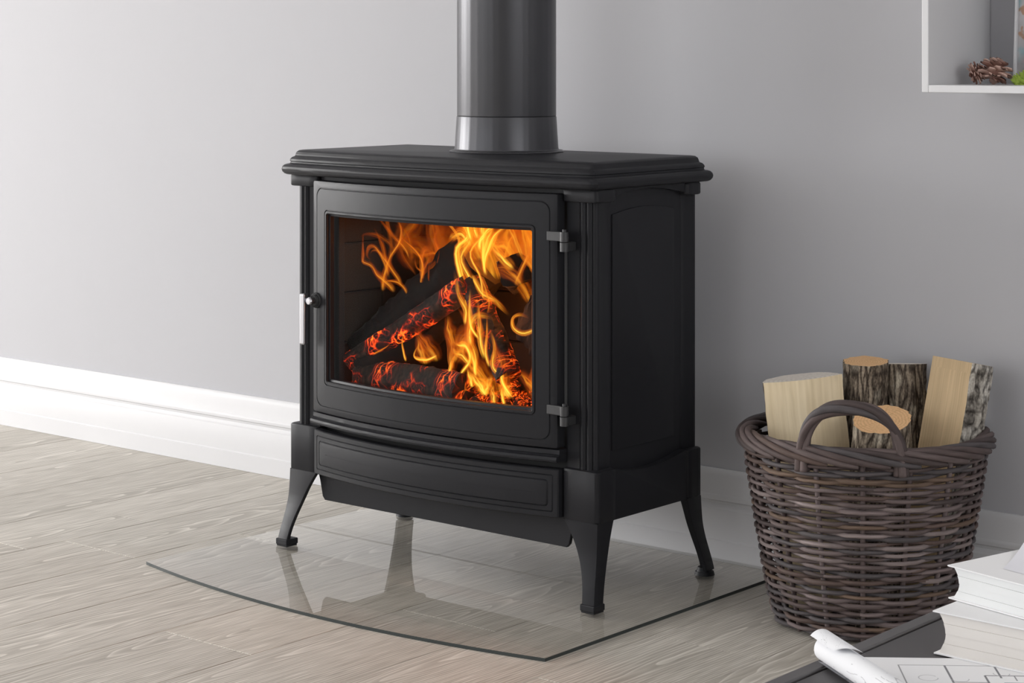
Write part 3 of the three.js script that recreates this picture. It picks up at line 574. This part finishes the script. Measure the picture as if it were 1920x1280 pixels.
// ------------------------------------------------------------------ wicker basket
seed = 5;
const BK = { x: 0.743, z: 0.2, h: 0.298, r0: 0.143, r1: 0.196 };
const bkR = (y) => lerp(BK.r0, BK.r1, Math.pow(clamp(y / BK.h, 0, 1.1), 0.8));
{
  const b = thing('log_basket', 'round grey-brown wicker basket with an arched handle holding firewood', 'basket', [BK.x, 0, BK.z], 0.12);
  const tones = [[0.088, 0.071, 0.066], [0.112, 0.094, 0.088], [0.066, 0.054, 0.051], [0.15, 0.13, 0.124], [0.098, 0.074, 0.062], [0.08, 0.077, 0.078], [0.2, 0.18, 0.17], [0.13, 0.098, 0.07]].map((c) => std({ color: lin(...c.map((v, i) => Math.pow(v, 1.12) * [2.25, 2.08, 2.16][i])), map: wickerTex, roughness: 0.72 }));
  const NS = 16, pick = () => tones[[0, 0, 1, 1, 2, 3, 3, 4, 5, 5, 6, 7][Math.floor(rnd() * 12)]];
  for (let j = 0; j < NS; j++) {
    const a = (j / NS) * 2 * Math.PI, pts = [];
    for (let i = 0; i <= 8; i++) { const y = lerp(0.006, BK.h + 0.004, i / 8), r = bkR(y); pts.push(V(Math.cos(a) * r, y, Math.sin(a) * r)); }
    obj('stake', tube(pts, 0.0044, 7, 16), tones[[1, 3, 0][j % 3]], b);
  }
  const rowsN = 45;
  for (let k = 0; k < rowsN; k++) {
    const y = 0.009 + (BK.h - 0.014) * (k / (rowsN - 1));
    let a = rnd() * 6.28; const end = a + 2 * Math.PI;
    while (a < end - 0.05) {
      const len = Math.min(end - a, rr(1.6, 2.9)), n = Math.ceil(len / 0.055), pts = [], sh = rr(-0.0012, 0.0012), rad = rr(0.0031, 0.0043), o = rnd() * 90;
      for (let i = 0; i <= n; i++) {
        const t = a + (i / n) * (len + 0.1), c = Math.cos((NS / 2) * t + k * Math.PI), w = Math.sign(c) * Math.pow(Math.abs(c), 0.7);
        const yy = y + sh + 0.0016 * N3(t * 2.5, k, o) + 0.0012 * N3(t * 9, k * 2, o), r = bkR(yy) + 0.0068 * w + 0.0012 * N3(t * 6, o, k);
        pts.push(V(Math.cos(t) * r, Math.max(0.0052, yy), Math.sin(t) * r));
      }
      obj('weaver', tube(pts, (u) => rad * (0.7 + 0.3 * Math.min(1, Math.min(u, 1 - u) * 9)), 6, n * 2), pick(), b);
      a += len;
    }
  }
  // rolled border: rods that wind round the rim one over another
  const rimY = BK.h + 0.012, rimR = BK.r1 + 0.0035, mi = 0.0125;
  for (let j = 0; j < 26; j++) {
    const a0 = (j / 26) * 2 * Math.PI, len = 1.25, pts = [], n = 22;
    for (let i = 0; i <= n; i++) { const u = i / n, t = a0 + u * len, f = lerp(-0.95, 3.0, u), q = mi * (1 + 0.06 * N3(j, u * 4, 1)); pts.push(V(Math.cos(t) * (rimR + q * Math.cos(f)), rimY + q * Math.sin(f) * 1.05, Math.sin(t) * (rimR + q * Math.cos(f)))); }
    obj('border_rod', tube(pts, (u) => 0.0052 * (0.75 + 0.25 * Math.min(1, Math.min(u, 1 - u) * 8)), 7, 40), tones[[0, 1, 2, 5, 0, 1, 4][j % 7]], b);
  }
  // arched handle of twisted rods on the room side
  const ha = Math.atan2(Math.cos(YAW), Math.sin(YAW)) + 0.40;   // where the rim faces the room
  for (let s = 0; s < 4; s++) {
    const pts = [], n = 36;
    for (let i = 0; i <= n; i++) {
      const u = i / n, w = lerp(-1, 1, u), e = Math.sin(u * Math.PI), ang = ha + Math.sign(w) * Math.pow(Math.abs(Math.cos(u * Math.PI)), 0.85) * 0.40, y = BK.h - 0.014 + 0.107 * Math.pow(e, 0.62);
      const tw = u * 5.5 + (s / 4) * 2 * Math.PI, q = 0.0068, r = BK.r1 + 0.006 + q * Math.cos(tw) - 0.004 * e;
      pts.push(V(Math.cos(ang) * r, y + q * Math.sin(tw) * e, Math.sin(ang) * r).add(V(-Math.sin(ang), 0, Math.cos(ang)).multiplyScalar(q * Math.sin(tw) * (1 - e))));
    }
    obj('handle_rod', tube(pts, 0.0064, 8, 70), tones[[1, 0, 5, 2][s]], b);
  }
  obj('basket_base', cyl(BK.r0 - 0.004, BK.r0 - 0.006, 0.01, 0, 0.008, 0, 40), tones[2], b);
}

// ------------------------------------------------------------------ firewood in the basket
// section: bark between angles a0..a1 of a round of radius r (in the log's own plan), closed by flat split faces through the listed points
function firewood(label, { r, a0, a1, split = [], len, rough = 0.003, bark = M.bark, face = M.face, end = M.endPale, o = 1, ov = 1, tx = 0, tz = 0, bulge = 0 }, bottom, top, yaw) {
  const t = thing('firewood_log', label, 'firewood', bottom, 0, 'firewood in the wicker basket');
  const full = a1 - a0 > 6.2, n = 96, m = 56, arc = [], rows = [];
  for (let j = 0; j <= (full ? n - 1 : n); j++) { const w = lerp(a0, a1, j / n); arc.push(w); }
  for (let i = 0; i <= m; i++) {
    const y = (i / m) * len;
    rows.push(arc.map((w) => { const c = Math.cos(w), s = Math.sin(w), rid = Math.abs(N3(c * r * 55 + o, y * 9, s * r * 55)) * 1.6 + 0.6 * Math.abs(N3(c * r * 130, y * 34, s * r * 130 + o)); const q = r * (1 + 0.05 * N3(c * 1.2 + o, s * 1.2, y * 3)) + rough * (rid - 0.5); return V(c * q * ov, y * (1 + (tx * c * q + tz * s * q) / len), s * q); }));
  }
  const barkG = grid(rows, full, (i, j) => [(j / n) * 1.5 * (a1 - a0) / 6.28, (i / m) * len * 4]);
  barkG.index.array.reverse();
  barkG.computeVertexNormals();
  obj('bark', barkG, bark, t);
  const hump = (row) => { if (!bulge || full) return split; const A = row[row.length - 1], B = row[0], nx = B.z - A.z, nz = A.x - B.x, nl = Math.hypot(nx, nz); return Array.from({ length: 13 }, (_, i) => { const u = (i + 1) / 14, d = bulge * 4 * u * (1 - u); return [lerp(A.x, B.x, u) + nx / nl * d, lerp(A.z, B.z, u) + nz / nl * d]; }); };
  const outline = rows[m].map((p) => [p.x, p.z]).concat(hump(rows[m])), low = rows[0].map((p) => [p.x, p.z]).concat(hump(rows[0]));
  const capOf = (pts, y, upw) => { const s = new THREE.Shape(pts.map(([x, z]) => new THREE.Vector2(x, -z))); const g = new THREE.ShapeGeometry(s); g.rotateX(upw ? -Math.PI / 2 : -Math.PI / 2); if (upw) warp(g, (v) => { v.y += tx * v.x + tz * v.z; }); g.translate(0, y, 0); const p = g.attributes.position, uv = g.attributes.uv; for (let i = 0; i < p.count; i++) uv.setXY(i, 0.5 + p.getX(i) / (2.2 * r), 0.5 + p.getZ(i) / (2.2 * r)); g.computeVertexNormals(); return g; };
  obj('cut_end', capOf(outline, len, true), end, t);
  obj('cut_end', capOf(low, 0, false), end, t);
  if (!full) {
    const N = rows[m].length, line = (k) => [rows[k][N - 1], ...split.map(([x, z]) => V(x, (k / m) * len, z)), rows[k][0]];
    const L = line(0).length;
    for (let e = 0; e < L - 1; e++) {
      const fr = [];
      for (let i = 0; i <= m; i++) { const q = line(i), A = q[e], B = q[e + 1], nx = B.z - A.z, nz = -(B.x - A.x), nl = Math.hypot(nx, nz) || 1, row = []; for (let j = 0; j <= 14; j++) { const u = j / 14, d = (j && j < 14 && i < m ? 0.0012 * fbm(u * 3 + o, i * 0.12, e) : 0) + bulge * 4 * u * (1 - u); row.push(V(lerp(A.x, B.x, u) + nx / nl * d, A.y, lerp(A.z, B.z, u) + nz / nl * d)); } fr.push(row); }
      const g = grid(fr, false, (i, j) => [(j / 14) * 0.8 + o * 0.3, (i / m) * len * 2.4]); g.computeVertexNormals();
      obj('split_face', g, face, t);
    }
  }
  const up = V(top[0] - bottom[0], top[1] - bottom[1], top[2] - bottom[2]).normalize();
  t.quaternion.setFromUnitVectors(V(0, 1, 0), up).multiply(new THREE.Quaternion().setFromAxisAngle(V(0, 1, 0), yaw));
  return t;
}
{
  const len = (a, b) => Math.hypot(b[0] - a[0], b[1] - a[1], b[2] - a[2]);
  const put = (label, o, a, b, yaw) => firewood(label, { ...o, len: len(a, b) }, a, b, yaw);
  // local +z is the split face's side; yaw 40 degrees turns it to the room
  // places in the basket: to the side and towards the room from its middle
  const spot = (r, d, y) => [BK.x + 0.766 * r + 0.643 * d, y, BK.z - 0.643 * r + 0.766 * d];
  put('pale half round of split firewood with a broad flat face in the basket', { r: 0.067, a0: Math.PI, a1: 2 * Math.PI, end: M.endPale, o: 2, bulge: 0.02 }, spot(-0.058, -0.016, 0.014), spot(-0.102, -0.03, 0.403), 0.70);
  put('tall thin round firewood log with rough dark bark and orange cut top', { r: 0.0375, a0: 0, a1: 2 * Math.PI, end: M.endOrange, rough: 0.005, o: 5, tx: 0.04, tz: -0.03 }, spot(0.005, -0.097, 0.014), spot(0.013, -0.067, 0.427), 0.3);
  put('bark covered firewood log standing behind the others in the basket', { r: 0.037, a0: 0, a1: 2 * Math.PI, end: M.endPale, rough: 0.007, o: 8 }, spot(0.083, -0.05, 0.014), spot(0.084, -0.1, 0.418), 1.2);
  put('short firewood log with a tilted round orange cut top in the basket', { r: 0.047, a0: 0, a1: 2 * Math.PI, end: M.endOrange, rough: 0.0035, o: 11, tx: 0.18, tz: -0.3 }, spot(0.0, 0.06, 0.014), spot(0.018, 0.062, 0.350), 0.70);
  put('split firewood wedge leaning on the basket rim with a tan flat face and grey bark', { r: 0.06, a0: -1.5, a1: 0.95, split: [[-0.04, 0.012]], face: M.faceDark, end: M.faceDark, bark: M.barkPale, rough: 0.009, o: 15 }, spot(0.078, 0.04, 0.014), spot(0.158, -0.004, 0.438), 0.28);
}

// ------------------------------------------------------------------ wall shelf and what stands in it
{
  const s = thing('wall_shelf', 'white box shelf fixed to the grey wall', 'shelf', [0, 0, 0]);
  const X0 = 0.861, X1 = 1.42, Y0 = 0.8915, Y1 = 1.28, Z1 = 0.219, w = 0.0125;
  obj('side_board', span(X0, X0 + w, Y0, Y1, 0.001, Z1, 0.0015), M.white, s);
  obj('side_board', span(X1 - w, X1, Y0, Y1, 0.001, Z1, 0.0015), M.white, s);
  obj('bottom_board', span(X0 + w, X1 - w, Y0, Y0 + w, 0.001, Z1, 0.0015), M.white, s);
  obj('top_board', span(X0 + w, X1 - w, Y1 - w, Y1, 0.001, Z1, 0.0015), M.white, s);
  const SY = Y0 + w;
  // framed picture
  const p = thing('picture', 'white framed picture with a mottled grey and pink print standing in the shelf', 'picture', [0.9445, SY, 0.055]);
  p.rotation.x = -0.06;
  const pw = 0.2, ph = 0.28, f = 0.0045;
  obj('frame', merge(span(0, f, 0, ph, -0.008, 0.006, 0.001), span(pw - f, pw, 0, ph, -0.008, 0.006, 0.001), span(f, pw - f, 0, f, -0.008, 0.006, 0.001), span(f, pw - f, ph - f, ph, -0.008, 0.006, 0.001)), M.white, p);
  const printTex = dataTex(256, 256, (u, v) => { const a = fbm(u * 6, v * 6, 3, 4), pk = sstep(fbm(u * 9, v * 9, 11, 3), 0.08, 0.3), tl = sstep(fbm(u * 7, v * 7, 21, 3), 0.05, 0.3), br = sstep(fbm(u * 12, v * 12, 31, 3), 0.18, 0.34); return [176 + a * 50 + pk * 40 - tl * 36 - br * 10, 174 + a * 50 - pk * 10 - tl * 6 - br * 45, 176 + a * 50 - tl * 2 - br * 70]; });
  const pg = new THREE.BoxGeometry(pw - 2 * f, ph - 2 * f, 0.006); pg.translate(pw / 2, ph / 2, -0.003);
  obj('print', pg, std({ map: printTex, roughness: 0.6 }), p);
  // pine cones: woody scales set in spirals
  const scaleG = (() => {
    const rows = []; for (let i = 0; i <= 4; i++) { const u = i / 4, w2 = [0.18, 0.55, 0.9, 0.95, 0.45][i]; rows.push([-1, -0.5, 0, 0.5, 1].map((k) => V(k * w2 * 0.5, u, 0.16 * (1 - k * k) + 0.30 * u * u))); }
    const back = rows.map((r) => r.map((q) => V(q.x * 0.96, q.y, q.z - 0.13)).reverse());
    const g = grid(rows.map((r, i) => [...r, ...back[i]]), true); g.computeVertexNormals(); return crease(g, 0.7);
  })();
  const cone = (label, x, z, len, rad, tilt, turn) => {
    const c = thing('pine_cone', label, 'pine cone', [x, SY, z], turn);
    const ax = V(Math.sin(tilt), Math.cos(tilt), 0), q = new THREE.Quaternion().setFromUnitVectors(V(0, 1, 0), ax), nS = 34, all = [];
    const core = new THREE.SphereGeometry(1, 14, 10); core.scale(rad * 0.42, len * 0.46, rad * 0.42);
    const pieces = [[core, M.coneDark, 'core', new THREE.Matrix4().makeTranslation(0, len * 0.5, 0)]];
    for (let i = 0; i < nS; i++) {
      const u = (i + 0.5) / nS, a = i * 2.39996, prof = Math.sin(Math.PI * (0.12 + 0.86 * u) ** 0.8), rl = rad * 0.85 * clamp(prof, 0.25, 1), open = lerp(1.75, 0.45, u);
      const m = new THREE.Matrix4().makeRotationY(a).multiply(new THREE.Matrix4().makeTranslation(0, len * (0.08 + 0.78 * u), rad * 0.16 * prof)).multiply(new THREE.Matrix4().makeRotationX(open)).multiply(new THREE.Matrix4().makeScale(rl * 0.95, rl, rl * 0.7));
      pieces.push([scaleG, i % 3 ? M.cone : M.coneDark, 'scale', m]);
    }
    let low = 1e9; const v = V(0, 0, 0), made = [];
    for (const [g, mt, nm, m] of pieces) { const mm = new THREE.Matrix4().makeRotationFromQuaternion(q).multiply(m), p2 = g.attributes.position; for (let i = 0; i < p2.count; i++) low = Math.min(low, v.fromBufferAttribute(p2, i).applyMatrix4(mm).y); made.push([g, mt, nm, mm]); }
    for (const [g, mt, nm, mm] of made) { const o = obj(nm, g, mt, c); o.applyMatrix4(new THREE.Matrix4().makeTranslation(0, -low, 0).multiply(mm)); }
  };
  cone('small brown pine cone beside the bigger one in the white shelf', 0.902, 0.13, 0.028, 0.019, 1.15, 0.5);
  cone('large open brown pine cone in the white shelf', 0.940, 0.125, 0.042, 0.029, 0.35, 1.1);
  const mossClump = (label, x, z, r, mat, n) => {
    const g = [];
    for (let i = 0; i < n; i++) { const a = rnd() * 6.28, e = Math.acos(rnd()), c = new THREE.ConeGeometry(r * 0.13, r * 0.5, 5); c.translate(0, r * 0.62, 0); c.rotateX(e * 0.95); c.rotateY(a); g.push(c); }
    const s2 = new THREE.SphereGeometry(r * 0.6, 12, 8, 0, 6.284, 0, Math.PI / 2); g.push(s2);
    const o = obj('moss_clump', warp(merge(g), (v) => { v.y = Math.max(0, v.y); }), mat); o.position.set(x, SY, z);
    tag(o, label, 'moss', 'moss in the wall shelf');
  };
  mossClump('bright green moss clump in front of the framed picture', 0.997, 0.12, 0.03, M.moss, 130);
  mossClump('small dark green moss tuft beside the large pine cone', 0.976, 0.10, 0.0145, M.mossDark, 70);
}

// ------------------------------------------------------------------ dark low table in the foreground with papers
const TY = 0.42;
seed = 9;
{
  const t = thing('coffee_table', 'dark grey low table with a raised rim under the papers', 'table', [0, 0, 0]);
  const X0 = 1.561, X1 = 2.2, Z0 = 1.12, Z1 = 2.5, b = 0.0155, th = 0.035;
  obj('table_top', span(X0 + b + 0.0025, X1 - b - 0.0025, TY - th, TY, Z0 + b + 0.0025, Z1 - b - 0.0025, 0.0008), M.table, t);
  obj('rim', merge(span(X0, X0 + b, TY - th, TY + 0.0015, Z0, Z1, 0.002), span(X1 - b, X1, TY - th, TY + 0.0015, Z0, Z1, 0.002), span(X0 + b, X1 - b, TY - th, TY + 0.0015, Z0, Z0 + b, 0.002), span(X0 + b, X1 - b, TY - th, TY + 0.0015, Z1 - b, Z1, 0.002)), M.tableRim, t);
  obj('under_frame', span(X0 + 0.03, X1 - 0.03, TY - th - 0.03, TY - th, Z0 + 0.03, Z1 - 0.03, 0.001), M.table, t);
  for (const x of [X0 + 0.05, X1 - 0.05]) for (const z of [Z0 + 0.05, Z1 - 0.05]) obj('leg', span(x - 0.02, x + 0.02, 0, TY - th - 0.03, z - 0.02, z + 0.02, 0.002), M.table, t);

  // flat plan sheet
  const e2 = V(0.795, 0, -0.607), e1 = V(0.607, 0, 0.795), c0 = V(1.585, TY + 0.0006, 1.648), SW = 0.5, SD = 0.34;
  const cv = document.createElement('canvas'); cv.width = 1400; cv.height = 952;
  const c = cv.getContext('2d'), S = 2800;   // pixels per metre
  c.fillStyle = '#ededef'; c.fillRect(0, 0, 1400, 952);
  c.strokeStyle = '#8d8d90'; c.lineWidth = 3;
  c.strokeRect(0.03 * S, 0.022 * S, 0.44 * S, 0.29 * S);
  const seg = (pts, w = 3, col = '#85858a') => { c.strokeStyle = col; c.lineWidth = w; c.beginPath(); pts.forEach(([x, y], i) => (i ? c.lineTo(x * S, y * S) : c.moveTo(x * S, y * S))); c.stroke(); };
  for (let i = 0; i < 9; i++) { const x = 0.07 + i * 0.043; seg([[x, 0.022], [x, 0.022 + [0.05, 0.035, 0.06, 0.03, 0.05, 0.04, 0.06, 0.045, 0.03][i]]], 5, '#7b7b80'); seg([[x, 0.07], [x + 0.03, 0.07]], 4); }
  for (const [x, y, w, h] of [[0.10, 0.05, 0.05, 0.035], [0.165, 0.05, 0.035, 0.06], [0.21, 0.05, 0.07, 0.045], [0.30, 0.05, 0.06, 0.06], [0.10, 0.11, 0.06, 0.08], [0.19, 0.13, 0.09, 0.07], [0.30, 0.13, 0.08, 0.09], [0.10, 0.21, 0.12, 0.07], [0.25, 0.22, 0.12, 0.06]]) { seg([[x, y], [x + w, y], [x + w, y + h], [x, y + h], [x, y]], 5, '#77777c'); seg([[x + w * 0.5, y], [x + w * 0.5, y + h * 0.4]], 3); c.strokeStyle = '#9a9aa0'; c.lineWidth = 2; c.beginPath(); c.arc((x + w * 0.5) * S, (y + h) * S, 0.012 * S, Math.PI, 1.5 * Math.PI); c.stroke(); }
  for (let i = 0; i < 40; i++) { const x = rr(0.05, 0.44), y = rr(0.04, 0.3); seg([[x, y], [x + rr(0.004, 0.012), y]], 2, '#a2a2a6'); }
  for (let i = 0; i < 14; i++) { const x = rr(0.04, 0.12), y = rr(0.03, 0.2); c.strokeStyle = '#b4b4b8'; c.lineWidth = 2; c.beginPath(); c.arc(x * S, y * S, rr(0.004, 0.012) * S, 0, rr(2, 6)); c.stroke(); }
  const pt = new THREE.CanvasTexture(cv); pt.colorSpace = THREE.SRGBColorSpace; pt.magFilter = THREE.LinearFilter;
  const planMat = std({ map: pt, roughness: 0.85, side: THREE.DoubleSide });
  const at2 = (a, d, y) => c0.clone().addScaledVector(e2, a).addScaledVector(e1, d).setY(y ?? c0.y);
  const nA = 40, nD = 20;
  const lift = (a, d) => 0.0003 + 0.0012 * sstep(a, 0.05, 0.0) * 1;
  const surf = (dy) => Array.from({ length: nD + 1 }, (_, i) => Array.from({ length: nA + 1 }, (_, j) => { const a = (j / nA) * SW, d = (i / nD) * SD; return at2(a, d, TY + 0.0003 + dy); }));
  const sheetTop = grid(surf(0.0005), false, (i, j) => [j / nA, 1 - i / nD]), sheetBot = grid(surf(0), false, () => [0.01, 0.01]);
  const edgeRows = (() => { const lo = surf(0), hi = surf(0.0005), per = (s) => [...s[0], ...s.slice(1).map((r) => r[nA]), ...[...s[nD]].reverse().slice(1), ...s.slice(1, nD).map((r) => r[0]).reverse()]; return grid([per(lo), per(hi)], true, () => [0.01, 0.01]); })();
  for (const g of [sheetTop, sheetBot, edgeRows]) g.computeVertexNormals();
  tag(obj('plan_sheet', merge(sheetTop, sheetBot, edgeRows), planMat), 'large white sheet with a printed floor plan lying flat on the dark table', 'paper');

  // rolled drawing: a spiral sheet with a loose flap at its outer end
  const roll = thing('rolled_drawing', 'white drawing rolled into a tube across the corner of the floor plan', 'paper roll', [0, 0, 0]);
  const ra = V(1.5735, TY + 0.0022, 1.688), rd = V(0.828, 0, 0.56), rn = V(-0.56, 0, 0.828), rl = 0.34, prof = [];
  for (let i = 0; i <= 90; i++) { const w = -Math.PI / 2 + (i / 90) * 13.2, q = lerp(0.0085, 0.0128, i / 90); prof.push([q * Math.cos(w), 0.0128 + q * Math.sin(w)]); }
  const th2 = 0.0005, side = (off, k) => prof.map(([x, y]) => { const p = ra.clone().addScaledVector(rd, k).addScaledVector(rn, x * (1 + off)); p.y = ra.y + 0.0128 + (y - 0.0128) * (1 + off); return p; });
  const rollRows = (off) => Array.from({ length: 13 }, (_, i) => side(off, (i / 12) * rl));
  const rollTex = dataTex(256, 256, (u, v) => { const l = Math.abs(N3(u * 14, v * 10, 4)) < 0.03 && N3(u * 4, v * 4, 8) > 0.05 ? 50 : 0, d = N3(u * 60, v * 40, 6) > 0.62 ? 40 : 0; return [236 - l - d, 237 - l - d, 240 - l - d]; });
  const rollMat = std({ map: rollTex, roughness: 0.85, side: THREE.DoubleSide });
  const og = grid(rollRows(0), false, (i, j) => [j / 90 * 1.2, i / 12]), ig = grid(rollRows(-0.035), false, (i, j) => [j / 90 * 1.2, i / 12]);
  og.computeVertexNormals(); ig.computeVertexNormals();
  obj('sheet', merge(og, ig), rollMat, roll);
  // loose curled corner standing up at the far end of the roll
  const fl = Array.from({ length: 9 }, (_, i) => { const k = (i / 8) * 0.075; return Array.from({ length: 13 }, (_, j) => { const w = lerp(1.2, 2.5, j / 12) , q = 0.0145 + 0.0035 * (j / 12), x = q * Math.cos(w), y = 0.0128 + q * Math.sin(w), p = ra.clone().addScaledVector(rd, -0.006 + k * (1 - 0.35 * (j / 12))).addScaledVector(rn, -x * 0.9 - 0.001); p.y = ra.y + y; return p; }); });
  const fg = grid(fl); fg.computeVertexNormals();
  obj('loose_corner', fg, rollMat, roll);

  // two thick white booklets: covers and a page block whose fore edge is hollow
  const booklet = (label, x, z, y, turn, w, d, h, page) => {
    const o = thing('booklet', label, 'booklet', [x, y, z], turn);
    const cov = 0.0014;
    obj('cover', span(-0.003, w, 0, cov, -d, 0.002, 0.0004), M.paper, o);
    obj('cover', span(-0.004, w, h - cov, h, -d, 0.002, 0.0004), M.paper, o);
    const n = 4;   // bundles of pages
    for (let k = 0; k < n; k++) {
      const ya = cov + (h - 2 * cov) * (k / n), yb = cov + (h - 2 * cov) * ((k + 1) / n) - 0.00012, rows = [], hol = (yy) => 0.0075 * Math.sin(Math.PI * clamp(yy / h, 0, 1));
      for (const yy of [ya, (ya + yb) / 2, yb]) rows.push(rrect(hol(yy), w - 0.001, -d + 0.002, -0.0004 - 0.0006 * (k % 2), 0.0002, 4, 4, 1).map(([a, b]) => V(a, yy, b)));
      const cen = (r) => r.map(() => V(w / 2, r[0].y, -d / 2));
      rows.unshift(cen(rows[0])); rows.push(cen(rows[rows.length - 1]));
      obj('page_bundle', crease(outward(grid(rows, true)), 0.5), page, o);
    }
    return o;
  };
  booklet('thick cream booklet lying on the floor plan under another booklet', 1.633, 1.596, TY + 0.0009, -0.03, 0.3, 0.21, 0.0385, M.paperWarm);
  booklet('thick white booklet lying askew on top of the cream booklet', 1.6245, 1.553, TY + 0.0398, -0.24, 0.28, 0.17, 0.0305, M.page);
  // curled loose sheet on the upper booklet
  const ls = Array.from({ length: 13 }, (_, i) => Array.from({ length: 17 }, (_, j) => { const a = (i / 12) * 0.15, d = (j / 16) * 0.2; const ca = Math.cos(0.24), sa = Math.sin(0.24), px = 0.05 + d, pz = -0.03 - a; return V(1.6245 + px * ca + pz * sa, TY + 0.0706 + 0.011 * Math.pow(Math.sin((i / 12) * Math.PI * 0.5), 3) , 1.553 + px * sa * 1 + pz * ca); }));
  const lg = grid(ls); lg.computeVertexNormals();
  tag(obj('loose_sheet', lg, std({ color: 0xe8e8ee, roughness: 0.85, side: THREE.DoubleSide })), 'single loose white sheet curling up on the top booklet', 'paper');
}

renderer.render(scene, camera);
